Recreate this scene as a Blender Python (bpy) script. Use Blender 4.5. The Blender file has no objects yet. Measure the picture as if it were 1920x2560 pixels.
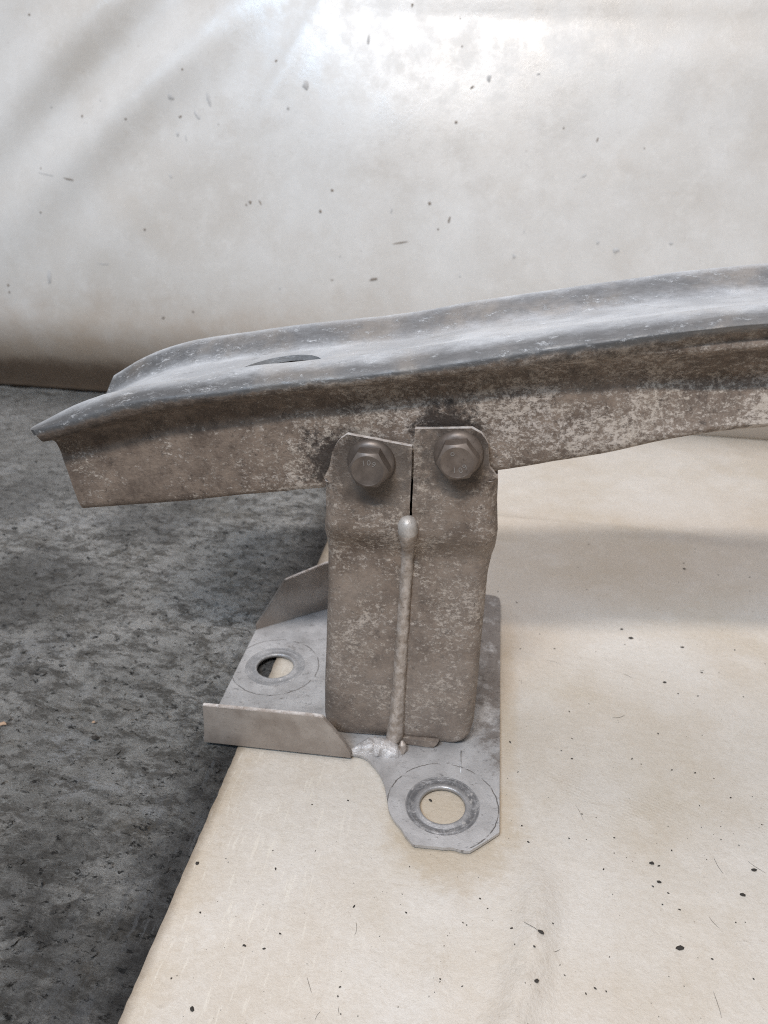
import bpy, bmesh, math, random
from mathutils import Vector, Matrix, noise
from math import radians, sin, cos, pi, exp, sqrt

random.seed(7)
SC = bpy.context.scene
COL = SC.collection

# ------------------------------------------------------------------ camera
cam = bpy.data.cameras.new('camera')
cam.sensor_fit = 'VERTICAL'
cam.sensor_height = 36.0
cam.lens = 27.0
cam.clip_start = 0.01
cam.clip_end = 30.0
cam.dof.use_dof = True
cam.dof.focus_distance = 0.345
cam.dof.aperture_fstop = 14.0
camo = bpy.data.objects.new('camera', cam)
camo.location = (0.03699, -0.31029, 0.309)
camo.rotation_euler = (radians(90 - 27.2), 0, radians(8.4))
COL.objects.link(camo)
SC.camera = camo

# ------------------------------------------------------------------ light
world = bpy.data.worlds.new('World')
SC.world = world
world.use_nodes = True
world.node_tree.nodes['Background'].inputs[0].default_value = (0.90, 0.92, 1.0, 1)
world.node_tree.nodes['Background'].inputs[1].default_value = 0.10

def area(name, loc, target, sx, sy, power, color):
    l = bpy.data.lights.new(name, 'AREA')
    l.shape = 'RECTANGLE'
    l.size, l.size_y = sx, sy
    l.energy = power
    l.color = color
    o = bpy.data.objects.new(name, l)
    o.location = loc
    o.rotation_euler = (Vector(target) - Vector(loc)).to_track_quat('-Z', 'Y').to_euler()
    COL.objects.link(o)
    return o

area('tube_lamp', (-0.12, -1.15, 1.80), (0.02, 0.05, 0.1), 0.6, 0.05, 25.0, (1.0, 0.905, 0.82))
area('roof_light', (-0.1, 0.35, 2.3), (-0.1, 0.35, 0), 2.0, 1.5, 24.0, (0.97, 0.955, 1.0))
area('window_light', (-0.75, -1.9, 2.35), (-0.05, 0.4, 0.3), 0.9, 0.7, 41.0, (0.52, 0.74, 1.0))

SC.cycles.use_denoising = False
SC.cycles.filter_width = 1.1
SC.view_settings.view_transform = 'Standard'
SC.view_settings.look = 'None'
SC.view_settings.exposure = 0.18
SC.view_settings.gamma = 1.0

# ------------------------------------------------------------------ node helpers
class NT:
    def __init__(self, name):
        self.m = bpy.data.materials.new(name)
        self.m.use_nodes = True
        self.t = self.m.node_tree
        self.n = self.t.nodes
        self.p = self.n['Principled BSDF']
        self.co = self.n.new('ShaderNodeTexCoord').outputs['Object']
    def put(self, sock, v):
        if isinstance(v, bpy.types.NodeSocket):
            self.t.links.new(v, sock)
        elif isinstance(v, (tuple, list)) and len(v) == 3 and sock.type == 'RGBA':
            sock.default_value = (*v, 1)
        else:
            sock.default_value = v
    def map(self, scale=(1, 1, 1), rot=(0, 0, 0), loc=(0, 0, 0), vec=None):
        n = self.n.new('ShaderNodeMapping')
        self.put(n.inputs['Vector'], vec or self.co)
        n.inputs['Scale'].default_value = scale
        n.inputs['Rotation'].default_value = rot
        n.inputs['Location'].default_value = loc
        return n.outputs[0]
    def noise(self, scale, detail=4, rough=0.55, dist=0.0, vec=None):
        n = self.n.new('ShaderNodeTexNoise')
        self.put(n.inputs['Vector'], vec or self.co)
        n.inputs['Scale'].default_value = scale
        n.inputs['Detail'].default_value = detail
        n.inputs['Roughness'].default_value = rough
        n.inputs['Distortion'].default_value = dist
        return n.outputs['Fac']
    def voro(self, scale, feature='F1', rnd=1.0, vec=None, out='Distance'):
        n = self.n.new('ShaderNodeTexVoronoi')
        n.feature = feature
        self.put(n.inputs['Vector'], vec or self.co)
        n.inputs['Scale'].default_value = scale
        n.inputs['Randomness'].default_value = rnd
        return n.outputs[out]
    def wave(self, scale, vec=None, axis='X', dist=0.0):
        n = self.n.new('ShaderNodeTexWave')
        n.bands_direction = axis
        self.put(n.inputs['Vector'], vec or self.co)
        n.inputs['Scale'].default_value = scale
        n.inputs['Distortion'].default_value = dist
        return n.outputs['Fac']
    def ramp(self, fac, lo, hi, a=0.0, b=1.0):
        n = self.n.new('ShaderNodeMapRange')
        n.interpolation_type = 'SMOOTHSTEP'
        self.put(n.inputs['Value'], fac)
        n.inputs['From Min'].default_value = lo
        n.inputs['From Max'].default_value = hi
        n.inputs['To Min'].default_value = a
        n.inputs['To Max'].default_value = b
        return n.outputs[0]
    def math(self, op, a, b=0.0, clamp=False):
        n = self.n.new('ShaderNodeMath')
        n.operation = op
        n.use_clamp = clamp
        self.put(n.inputs[0], a)
        self.put(n.inputs[1], b)
        return n.outputs[0]
    def mul(self, *a):
        r = a[0]
        for x in a[1:]:
            r = self.math('MULTIPLY', r, x)
        return r
    def add(self, a, b, clamp=False):
        return self.math('ADD', a, b, clamp)
    def mx(self, a, b):
        return self.math('MAXIMUM', a, b)
    def mix(self, fac, a, b):
        n = self.n.new('ShaderNodeMix')
        n.data_type = 'RGBA'
        self.put(n.inputs[0], fac)
        self.put(n.inputs[6], a)
        self.put(n.inputs[7], b)
        return n.outputs[2]
    def sep(self, vec=None):
        n = self.n.new('ShaderNodeSeparateXYZ')
        self.put(n.inputs[0], vec or self.co)
        return n.outputs
    def dist(self, pt):
        n = self.n.new('ShaderNodeVectorMath')
        n.operation = 'DISTANCE'
        self.put(n.inputs[0], self.co)
        n.inputs[1].default_value = pt
        return n.outputs['Value']
    def attr(self, name):
        n = self.n.new('ShaderNodeAttribute')
        n.attribute_name = name
        return n.outputs['Fac']
    def bump(self, h, strength=0.5, dist=0.001, normal=None):
        n = self.n.new('ShaderNodeBump')
        n.inputs['Strength'].default_value = strength
        n.inputs['Distance'].default_value = dist
        self.put(n.inputs['Height'], h)
        if normal is not None:
            self.put(n.inputs['Normal'], normal)
        return n.outputs[0]
    def done(self, color, rough, metal=0.0, normal=None, spec=None):
        self.put(self.p.inputs['Base Color'], color)
        self.put(self.p.inputs['Roughness'], rough)
        self.put(self.p.inputs['Metallic'], metal)
        if normal is not None:
            self.put(self.p.inputs['Normal'], normal)
        if spec is not None:
            self.put(self.p.inputs['Specular IOR Level'], spec)
        return self.m

def sheet_material(name, ca, cb, stain, stain_amt, rough, speck_amt, edge=False, weave=0.0):
    k = NT(name)
    x, y, z = k.sep()
    big = k.noise(7.0, 5, 0.62)
    col = k.mix(k.ramp(big, 0.36, 0.64), ca, cb)
    dark = tuple(c * f for c, f in zip(stain, (0.72, 0.66, 0.58)))
    # broad handling stains, then wispy dirt, then fine grain
    st = k.ramp(k.noise(11.0, 8, 0.62, 0.3), 0.42, 0.78)
    col = k.mix(k.mul(st, stain_amt), col, stain)
    patch = k.ramp(k.noise(10.0, 4, 0.55, vec=k.map(loc=(3, 1, 2))), 0.38, 0.60)
    wisp = k.ramp(k.noise(190.0, 12, 0.84, 0.25, k.map(loc=(1, 7, 2), scale=(1, 1.5, 1), rot=(0, 0, 0.5))), 0.575, 0.625)
    col = k.mix(k.mul(wisp, k.add(k.mul(patch, 0.7), 0.3), 0.05 * stain_amt), col, dark)
    grain = k.ramp(k.noise(330.0, 8, 0.85), 0.40, 0.62)
    col = k.mix(k.mul(grain, 0.30 * stain_amt), col, dark)
    pale = k.ramp(k.noise(40.0, 10, 0.75, 0.2, k.map(loc=(4, 4, 9))), 0.48, 0.66)
    col = k.mix(k.mul(pale, 0.30), col, tuple(min(0.82, c * 1.12) for c in cb))
    # hairline scuffs in several directions (long in local X after the turn)
    for i, (a, s, g) in enumerate(((1.50, 420, 0.640), (0.12, 330, 0.660), (2.35, 380, 0.665), (0.85, 300, 0.665))):
        v = k.map(scale=(0.085, 1.0, 1.0), rot=(0, 0, a), loc=(i, 3 * i, i))
        if not edge:
            v = k.map(scale=(0.055, 1.0, 1.0), rot=(pi / 2, 0, a), loc=(i, 3 * i, i))
        ln = k.ramp(k.noise(s, 3, 0.6, 0.0, v), g, g + 0.03)
        gt = k.ramp(k.noise(30, 4, 0.6, vec=k.map(loc=(i, i, 5))), 0.50, 0.60)
        col = k.mix(k.mul(ln, gt, 0.20 * stain_amt), col, dark)
    if edge:
        e = k.ramp(k.add(x, k.mul(k.noise(26.0, 8, 0.72), 0.045)), -0.080, -0.042, 1.0, 0.0)
        col = k.mix(k.mul(e, 0.62), col, (0.46, 0.345, 0.205))
        lite = k.ramp(k.noise(520, 3, 0.6, 0.0, k.map(scale=(1, 0.10, 1))), 0.58, 0.66)
        col = k.mix(k.mul(lite, k.ramp(x, -0.05, 0.02, 0.45, 0.0)), col, (0.74, 0.68, 0.58))
        e2 = k.ramp(k.add(x, k.mul(k.noise(110.0, 8, 0.78), 0.007)), -0.0868, -0.0800, 1.0, 0.0)
        col = k.mix(k.mul(e2, 0.70), col, (0.15, 0.11, 0.075))
        # rub stain round the bracket foot
        d = k.ramp(k.add(k.dist((0.03, -0.045, 0)), k.mul(k.add(k.noise(60, 8, 0.75), -0.5), 0.05)), 0.022, 0.040, 1, 0)
        col = k.mix(k.mul(d, 0.38), col, (0.40, 0.29, 0.155))
        d2 = k.ramp(k.add(k.math('ABSOLUTE', k.add(x, -0.056)), k.mul(k.add(k.noise(50, 8, 0.75), -0.5), 0.02)), 0.001, 0.011, 1, 0)
        d2 = k.mul(d2, k.ramp(y, 0.10, 0.17, 1, 0), k.ramp(y, -0.06, -0.03, 0, 1))
        col = k.mix(k.mul(d2, 0.28), col, (0.47, 0.33, 0.17))
    else:
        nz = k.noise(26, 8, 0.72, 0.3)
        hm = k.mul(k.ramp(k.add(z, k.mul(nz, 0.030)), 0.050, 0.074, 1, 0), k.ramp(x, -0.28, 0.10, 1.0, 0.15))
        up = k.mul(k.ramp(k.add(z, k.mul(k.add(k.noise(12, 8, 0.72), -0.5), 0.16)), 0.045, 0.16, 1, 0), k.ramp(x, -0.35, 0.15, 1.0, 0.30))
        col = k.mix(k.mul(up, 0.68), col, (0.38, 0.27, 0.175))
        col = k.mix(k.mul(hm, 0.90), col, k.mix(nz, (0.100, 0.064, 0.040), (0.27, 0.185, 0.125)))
    # small dark specks of uneven shape, two sizes
    sp = None
    for s, r, g in ((120.0, 0.19, 0.63), (300.0, 0.22, 0.60)):
        v = k.map(loc=(s, 0, 0))
        dd = k.math('ADD', k.voro(s, vec=k.map(loc=(s, 0, 0), scale=(0.8, 1.3, 1), rot=(0, 0, 0.6))), k.mul(k.noise(s * 2.2, 3, 0.7), 0.32))
        dot = k.ramp(dd, r, r + 0.10, 1, 0)
        gate = k.ramp(k.noise(s * 0.21, 2, 0.5, vec=v), g, g + 0.02)
        m = k.mul(dot, gate)
        sp = m if sp is None else k.mx(sp, m)
    col = k.mix(k.mul(sp, speck_amt), col, (0.10, 0.075, 0.052))
    h = k.noise(210, 8, 0.75)
    if weave:
        wv = k.map(rot=(0, 0, 0.45))
        w = k.math('MULTIPLY', k.wave(150, wv, 'X', 0.6), k.wave(150, wv, 'Y', 0.6))
        wm = k.mul(k.ramp(x, 0.04, 0.09), k.ramp(k.noise(45, 3, 0.6), 0.35, 0.6), k.ramp(k.noise(9.0, 2, 0.5, vec=k.map(loc=(0.35, 0.1, 0))), 0.47, 0.6), weave)
        h = k.add(h, k.mul(w, wm, 0.55))
        col = k.mix(k.mul(k.ramp(w, 0.05, 0.3, 1, 0), wm, 0.04), col, dark)
    nb = k.bump(h, 0.7 if edge else 0.09, 0.0013)
    rr = k.ramp(k.noise(25, 6, 0.7), 0.35, 0.65, rough - 0.07, rough + 0.12)
    return k.done(col, rr, 0.0, nb, 0.5 if edge else 0.52)

M_FLOORSHEET = sheet_material('worn_cream_sheet', (0.592, 0.526, 0.444), (0.655, 0.608, 0.546),
                              (0.51, 0.43, 0.32), 0.55, 0.45, 0.22, True, 0.35)
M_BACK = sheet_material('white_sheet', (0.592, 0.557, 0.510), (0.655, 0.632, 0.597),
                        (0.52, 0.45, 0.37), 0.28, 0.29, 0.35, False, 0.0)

def floor_material():
    k = NT('worn_dark_floor')
    v = k.map(scale=(1.0, 2.0, 1.0), rot=(0, 0, 0.45))
    x, y, z = k.sep()
    big = k.ramp(k.noise(8, 7, 0.68), 0.36, 0.62)
    col = k.mix(big, (0.31, 0.297, 0.272), (0.53, 0.51, 0.475))
    mid = k.ramp(k.noise(48, 12, 0.78, 0.3, v), 0.42, 0.55)
    col = k.mix(mid, (0.17, 0.158, 0.14), col)
    lite = k.ramp(k.noise(120, 12, 0.84, 0.3, k.map(scale=(1.0, 2.2, 1.0), rot=(0, 0, 0.45), loc=(3, 3, 3))), 0.53, 0.61)
    col = k.mix(k.mul(lite, 0.80), col, (0.50, 0.492, 0.46))
    blue = k.mul(k.ramp(k.noise(14, 6, 0.65, 0.2, k.map(loc=(7, 1, 1))), 0.53, 0.62), k.ramp(k.noise(95, 12, 0.84, 0.2, v), 0.46, 0.56))
    col = k.mix(k.mul(blue, 0.65), col, (0.52, 0.515, 0.505))
    br = k.ramp(k.noise(24, 10, 0.75, 0.2, k.map(loc=(1, 9, 1))), 0.53, 0.66)
    col = k.mix(k.mul(br, 0.55), col, (0.20, 0.172, 0.132))
    dk = k.ramp(k.noise(9, 11, 0.74, 0.2, k.map(loc=(2, 5, 1))), 0.52, 0.66)
    col = k.mix(k.mul(dk, 0.45), col, (0.034, 0.032, 0.030))
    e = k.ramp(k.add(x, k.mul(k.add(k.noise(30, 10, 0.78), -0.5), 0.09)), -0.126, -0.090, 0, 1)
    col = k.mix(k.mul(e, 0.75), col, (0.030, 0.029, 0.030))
    for c, r in (((-0.30, 0.13, 0), 0.075), ((-0.39, 0.27, 0), 0.06), ((-0.245, 0.235, 0), 0.05), ((-0.16, -0.10, 0), 0.035), ((-0.115, -0.13, 0), 0.04)):
        sm_ = k.ramp(k.add(k.dist(c), k.mul(k.add(k.noise(24, 9, 0.75), -0.5), 0.16)), r * 0.35, r * 1.15, 1, 0)
        col = k.mix(k.mul(sm_, 0.50), col, (0.055, 0.051, 0.047))
    far = k.ramp(k.add(k.dist((-0.36, 0.46, 0)), k.mul(k.add(k.noise(20, 9, 0.75), -0.5), 0.3)), 0.08, 0.30, 1, 0)
    col = k.mix(k.mul(far, 0.5), col, (0.34, 0.33, 0.31))
    gr = k.ramp(k.noise(260, 5, 0.7, 0.0, k.map(scale=(1, 0.09, 1))), 0.53, 0.60)
    col = k.mix(k.mul(gr, k.ramp(x, -0.155, -0.10, 0, 0.6)), col, (0.19, 0.19, 0.19))
    pit = k.ramp(k.noise(130, 10, 0.78, 0.2, k.map(scale=(1, 1.8, 1), rot=(0, 0, 0.45), loc=(5, 0, 0))), 0.575, 0.62)
    col = k.mix(k.mul(pit, 0.85), col, (0.016, 0.015, 0.014))
    h = k.add(k.mul(k.noise(120, 12, 0.80, 0.3, v), 1.5), k.mul(pit, -0.6))
    nb = k.bump(h, 1.0, 0.0052)
    return k.done(col, k.ramp(k.noise(90, 8, 0.75), 0.38, 0.62, 0.30, 0.58), 0.0, nb, 0.5)
M_FLOOR = floor_material()

def dirt_layer(k, pale_bias=0.0, scale=1.0):
    """brown road grime with pale corroded patches; returns colour, pale mask, height"""
    br = k.mix(k.ramp(k.noise(70 * scale, 9, 0.78), 0.32, 0.68), (0.115, 0.083, 0.063), (0.260, 0.198, 0.153))
    region = k.add(k.add(k.mul(k.noise(28 * scale, 4, 0.6), 0.34), 0.115), pale_bias)
    tex = k.add(k.mul(k.noise(370 * scale, 9, 0.84, 0.15, k.map(scale=(0.8, 1, 1.25))), 0.80), k.mul(k.noise(760 * scale, 3, 0.7), 0.28))
    pale = k.ramp(k.add(k.mul(tex, 0.9), k.mul(region, 0.9)), 0.74, 0.83)
    pc = k.mix(k.noise(45 * scale, 3, 0.5), (0.45, 0.375, 0.29), (0.58, 0.515, 0.47))
    col = k.mix(k.mul(pale, 0.88), br, pc)
    dk = k.ramp(k.noise(230 * scale, 9, 0.86, 0.2, k.map(loc=(4, 4, 4))), 0.55, 0.62)
    col = k.mix(k.mul(dk, 0.72), col, (0.050, 0.036, 0.028))
    h = k.add(k.mul(pale, 0.5), k.noise(600 * scale, 3, 0.6))
    return col, pale, h

def beam_material():
    k = NT('weathered_aluminium')
    x, y, z = k.sep()
    bias = k.ramp(x, -0.14, 0.0, -0.04, 0.035)
    col, pale, h = dirt_layer(k, bias)
    # oily black grime round the bracket tabs
    g = k.mx(k.ramp(k.add(k.dist((-0.034, 0.003, 0.170)), k.mul(k.add(k.noise(170, 8, 0.8), -0.5), 0.06)), 0.007, 0.016, 1, 0),
             k.ramp(k.add(k.dist((0.018, 0.003, 0.190)), k.mul(k.add(k.noise(170, 8, 0.8), -0.5), 0.06)), 0.007, 0.016, 1, 0))
    col = k.mix(k.mul(g, 0.90), col, (0.030, 0.020, 0.015))
    d = k.attr('dirt')
    # shade under the lip, painted into the colour as a brown tint
    under_shade = k.attr('under_shade')
    col = k.mix(k.mul(under_shade, k.ramp(k.noise(140, 5, 0.7), 0.25, 0.62, 1.0, 0.35)), col, (0.070, 0.053, 0.041))
    # bare metal
    ox = k.ramp(k.noise(300, 10, 0.86, 0.3, k.map(scale=(0.45, 1, 1))), 0.53, 0.64)
    sm = k.ramp(k.noise(36, 4, 0.6, 0.2, k.map(scale=(0.5, 1, 1))), 0.35, 0.66)
    al = k.mix(sm, (0.27, 0.28, 0.295), (0.47, 0.485, 0.50))
    dkm = k.ramp(k.noise(170, 10, 0.84, 0.3, k.map(scale=(0.4, 1, 1), loc=(3, 1, 2))), 0.54, 0.64)
    al = k.mix(k.mul(dkm, 0.55), al, (0.16, 0.16, 0.165))
    tan = k.ramp(k.noise(24, 4, 0.6, 0.2, k.map(loc=(8, 8, 1))), 0.46, 0.66)
    al = k.mix(k.mul(tan, 0.45), al, (0.33, 0.285, 0.235))
    dark_refl = k.attr('dark_refl')  # dark reflection on lip and rear slope, painted into the metal colour
    du = k.ramp(k.add(dark_refl, k.mul(k.add(k.noise(150, 9, 0.82, 0.2, k.map(scale=(0.4, 1, 1), loc=(6, 6, 6))), -0.5), 0.9)), 0.12, 0.85)
    al = k.mix(k.mul(k.math('SUBTRACT', 1.0, dark_refl), 0.6), al, k.mix(sm, (0.555, 0.56, 0.565), (0.71, 0.715, 0.72)))
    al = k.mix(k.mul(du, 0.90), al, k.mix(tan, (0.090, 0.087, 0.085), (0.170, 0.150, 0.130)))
    dks = k.ramp(k.noise(260, 10, 0.84, 0.2, k.map(scale=(0.22, 1, 1), loc=(1, 2, 8))), 0.56, 0.63)
    al = k.mix(k.mul(dks, 0.55), al, (0.20, 0.195, 0.19))
    al = k.mix(k.mul(ox, 0.55), al, (0.72, 0.73, 0.74))
    dm = k.ramp(k.add(d, k.mul(k.add(k.noise(130, 6, 0.7, 0.3), -0.5), 0.55)), 0.36, 0.60)
    c = k.mix(dm, al, col)
    met = k.mul(k.math('SUBTRACT', 1.0, dm), k.math('SUBTRACT', 1.0, k.mul(ox, 0.7)), 0.42)
    ro = k.add(k.mul(dm, 0.72), k.mul(k.math('SUBTRACT', 1.0, dm), k.ramp(k.noise(80, 6, 0.7), 0.3, 0.7, 0.40, 0.62)))
    hh = k.add(k.mul(h, dm), k.mul(k.add(k.noise(380, 4, 0.65, 0.3, k.map(scale=(0.4, 1, 1))), k.mul(ox, 0.4)), 0.7))
    nb = k.bump(hh, 0.5, 0.0007)
    return k.done(c, ro, met, nb)
M_BEAM = beam_material()

def shell_material():
    k = NT('grimy_bracket_metal')
    x, y, z = k.sep()
    col, pale, h = dirt_layer(k, 0.012, 0.95)
    g = k.mx(k.ramp(k.add(k.dist((-0.0143, 0.0, 0.170)), k.mul(k.add(k.noise(190, 8, 0.8), -0.5), 0.05)), 0.014, 0.026, 1, 0),
             k.ramp(k.add(k.dist((0.024, 0.0, 0.178)), k.mul(k.add(k.noise(190, 8, 0.8), -0.5), 0.05)), 0.011, 0.023, 1, 0))
    col = k.mix(k.mul(g, 0.82), col, (0.042, 0.030, 0.023))
    dust = k.ramp(k.noise(22, 4, 0.6), 0.35, 0.65)
    col = k.mix(k.mul(dust, 0.30), col, (0.37, 0.31, 0.26))
    low = k.ramp(k.add(z, k.mul(k.add(k.noise(40, 6, 0.7), -0.5), 0.12)), 0.03, 0.13, 0.20, 0.0)
    col = k.mix(low, col, (0.34, 0.305, 0.275))
    nb = k.bump(h, 0.5, 0.0007)
    return k.done(col, 0.62, 0.15, nb)
M_SHELL = shell_material()

def simple_metal(name, a, b, rough, metal, ns=120, spots=None, bump=0.4, bd=0.0005):
    k = NT(name)
    col = k.mix(k.ramp(k.noise(ns, 5, 0.65, 0.3), 0.32, 0.68), a, b)
    f = k.noise(ns * 4.5, 4, 0.65)
    if spots:
        col = k.mix(k.mul(k.ramp(k.noise(ns * 3, 5, 0.75, 0.6, k.map(loc=(2, 2, 5))), 0.56, 0.68), 0.75), col, spots)
    nb = k.bump(k.add(f, k.mul(k.noise(ns, 4, 0.6), 0.8)), bump, bd)
    return k.done(col, k.ramp(k.noise(ns * 0.7, 3, 0.6), 0.3, 0.7, rough - 0.08, rough + 0.1), metal, nb)

M_EDGE = simple_metal('bare_cut_edge', (0.80, 0.75, 0.71), (0.42, 0.35, 0.30), 0.5, 0.15, 170, (0.10, 0.07, 0.05))
M_BOLT = simple_metal('dull_bolt_steel', (0.110, 0.088, 0.074), (0.180, 0.148, 0.126), 0.46, 0.45, 90, None, 0.2, 0.0003)
M_BOLTB = simple_metal('brown_bolt_steel', (0.125, 0.096, 0.078), (0.200, 0.160, 0.132), 0.5, 0.35, 110, (0.075, 0.058, 0.046), 0.25, 0.0003)
M_MARK = simple_metal('bolt_mark_steel', (0.24, 0.22, 0.205), (0.30, 0.28, 0.26), 0.45, 0.45, 90, None, 0.2, 0.0003)
M_WELD = simple_metal('dusty_weld', (0.29, 0.235, 0.19), (0.52, 0.46, 0.41), 0.42, 0.3, 200, (0.115, 0.085, 0.065))
M_BULB = simple_metal('rubbed_weld_end', (0.38, 0.345, 0.31), (0.56, 0.52, 0.48), 0.5, 0.35, 220, (0.30, 0.24, 0.20))
M_WELDB = simple_metal('bright_weld', (0.46, 0.43, 0.41), (0.74, 0.71, 0.69), 0.42, 0.35, 260, (0.30, 0.25, 0.22), 0.7, 0.0009)

def plate_material():
    k = NT('dull_plate_metal')
    x, y, z = k.sep()
    col = k.mix(k.ramp(k.noise(48, 5, 0.6, 0.2), 0.3, 0.7), (0.40, 0.385, 0.375), (0.56, 0.545, 0.535))
    br = k.ramp(k.add(k.noise(60, 9, 0.78, 0.2, k.map(loc=(5, 1, 0))), k.ramp(k.add(x, k.mul(y, 0.4)), 0.03, 0.075, 0, 0.24)), 0.56, 0.74)
    col = k.mix(k.mul(br, 0.75), col, (0.135, 0.105, 0.085))
    sp = k.ramp(k.noise(300, 10, 0.86, 0.3, k.map(scale=(0.6, 1, 1))), 0.565, 0.63)
    col = k.mix(k.mul(sp, 0.65), col, (0.10, 0.085, 0.075))
    wh = k.ramp(k.noise(300, 10, 0.86, 0.3, k.map(loc=(1, 6, 0))), 0.58, 0.65)
    col = k.mix(k.mul(wh, 0.6), col, (0.68, 0.65, 0.63))
    # pressed ring marks round the two fixing holes
    line = None
    for c, r in (((0.0258, -0.0344, 0.003), 0.0278), ((-0.0865, 0.0595, 0.003), 0.0272)):
        d = k.math('ABSOLUTE', k.add(k.add(k.dist(c), k.mul(k.add(k.noise(200, 3, 0.6), -0.5), 0.0016)), -r))
        l = k.mul(k.ramp(d, 0.00012, 0.00038, 1, 0), k.ramp(k.noise(120, 3, 0.6, vec=k.map(loc=(9, 2, 0))), 0.36, 0.5))
        line = l if line is None else k.mx(line, l)
    col = k.mix(k.mul(line, 0.8), col, (0.085, 0.068, 0.055))
    h = k.add(k.noise(500, 4, 0.7, 0.3), k.mul(line, -1.2))
    h = k.add(h, k.mul(sp, -0.7))
    nb = k.bump(h, 0.45, 0.0005)
    return k.done(col, k.ramp(k.noise(90, 4, 0.6), 0.3, 0.7, 0.38, 0.6), 0.42, nb)
M_PLATE = plate_material()

def flange_material():
    k = NT('grimy_flange_metal')
    x, y, z = k.sep()
    col = k.mix(k.ramp(k.noise(60, 5, 0.6, 0.2), 0.3, 0.7), (0.28, 0.235, 0.20), (0.42, 0.37, 0.325))
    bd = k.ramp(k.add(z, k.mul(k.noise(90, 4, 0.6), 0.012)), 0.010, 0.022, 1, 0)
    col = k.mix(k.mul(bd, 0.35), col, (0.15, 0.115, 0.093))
    sp = k.ramp(k.noise(480, 5, 0.75, 0.6), 0.59, 0.68)
    col = k.mix(k.mul(sp, 0.5), col, (0.12, 0.095, 0.08))
    nb = k.bump(k.noise(420, 4, 0.65), 0.3, 0.0004)
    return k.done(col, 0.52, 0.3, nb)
M_FLANGE = flange_material()

def collar_material():
    k = NT('washer_worn_metal')
    col = k.mix(k.ramp(k.noise(120, 4, 0.6), 0.35, 0.65), (0.33, 0.325, 0.325), (0.46, 0.45, 0.445))
    a = k.attr('ring')
    m = k.mul(a, k.ramp(k.noise(190, 6, 0.72, 0.6), 0.36, 0.54))
    col = k.mix(k.mul(m, 0.62), col, (0.065, 0.066, 0.073))
    w = k.ramp(k.noise(260, 5, 0.75, 0.5, k.map(loc=(3, 3, 3))), 0.58, 0.66)
    col = k.mix(k.mul(w, 0.65), col, (0.66, 0.63, 0.60))
    nb = k.bump(k.add(k.noise(420, 4, 0.7), k.mul(m, -0.6)), 0.5, 0.0005)
    return k.done(col, 0.42, 0.5, nb)
M_COLLAR = collar_material()

def flat_material(name, c, rough=0.8):
    k = NT(name)
    return k.done(k.mix(k.noise(400, 3, 0.6), tuple(v * 0.7 for v in c), tuple(min(1, v * 1.3) for v in c)), rough)
M_GRIT = flat_material('black_grit', (0.030, 0.025, 0.020))
M_CHIP = flat_material('clay_chip', (0.40, 0.27, 0.18))
M_FLECK = flat_material('dried_dirt', (0.25, 0.21, 0.175))
M_FLECKP = flat_material('pale_grey_smear', (0.50, 0.485, 0.465))

# ------------------------------------------------------------------ mesh helpers
def link(name, me, mats, parent=None, smooth=True):
    o = bpy.data.objects.new(name, me)
    for m in (mats if isinstance(mats, (list, tuple)) else [mats]):
        me.materials.append(m)
    if smooth:
        for p in me.polygons:
            p.use_smooth = True
    COL.objects.link(o)
    if parent is not None:
        o.parent = parent
    return o

def from_bm(name, bm, mats, parent=None, smooth=True):
    bmesh.ops.recalc_face_normals(bm, faces=bm.faces)
    me = bpy.data.meshes.new(name)
    bm.to_mesh(me)
    bm.free()
    return link(name, me, mats, parent, smooth)

def bake(o):
    """replace the object's mesh by its evaluated (modifier-applied) mesh"""
    dg = bpy.context.evaluated_depsgraph_get()
    me = bpy.data.meshes.new_from_object(o.evaluated_get(dg))
    o.modifiers.clear()
    o.data = me

def autosmooth(o, ang=35):
    me = o.data
    bm = bmesh.new()
    bm.from_mesh(me)
    for e in bm.edges:
        e.smooth = not (len(e.link_faces) == 2 and e.calc_face_angle(0) > radians(ang))
    bm.to_mesh(me)
    bm.free()

def label(o, text, cat=None, kind=None, group=None):
    if text:
        o['label'] = text
    if cat:
        o['category'] = cat
    if kind:
        o['kind'] = kind
    if group:
        o['group'] = group

def interp(tab, x):
    if x <= tab[0][0]:
        return tab[0][1]
    for (a, b), (c, d) in zip(tab, tab[1:]):
        if x <= c:
            return b + (d - b) * (x - a) / (c - a)
    return tab[-1][1]

def sm(a, b, x):
    t = max(0.0, min(1.0, (x - a) / (b - a)))
    return t * t * (3 - 2 * t)

def tube(bm, path, radii, seg=14, rough=0.0, seed=0.0, squash=1.0):
    rings = []
    n = len(path)
    for i, p in enumerate(path):
        p = Vector(p)
        t = (Vector(path[min(i + 1, n - 1)]) - Vector(path[max(i - 1, 0)])).normalized()
        a = t.cross(Vector((0, 1, 0.01))).normalized()
        b = t.cross(a).normalized()
        ring = []
        for s in range(seg):
            an = 2 * pi * s / seg
            d = a * cos(an) + b * sin(an) * squash
            r = radii[i]
            q = p * 260 + d * 1.6 + Vector((seed, 0, 0))
            r *= 1 + rough * (noise.noise(q) + 0.5 * noise.noise(q * 2.7))
            ring.append(bm.verts.new(p + d * r))
        rings.append(ring)
    for a, b in zip(rings, rings[1:]):
        for s in range(seg):
            bm.faces.new((a[s], a[(s + 1) % seg], b[(s + 1) % seg], b[s]))
    for ring, p in ((rings[0], path[0]), (rings[-1], path[-1])):
        c = bm.verts.new(sum((v.co for v in ring), Vector()) / seg)
        for s in range(seg):
            bm.faces.new((ring[s], ring[(s + 1) % seg], c))

# ------------------------------------------------------------------ ground
def backline(x):
    return 0.532 - 0.063 * x

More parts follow.
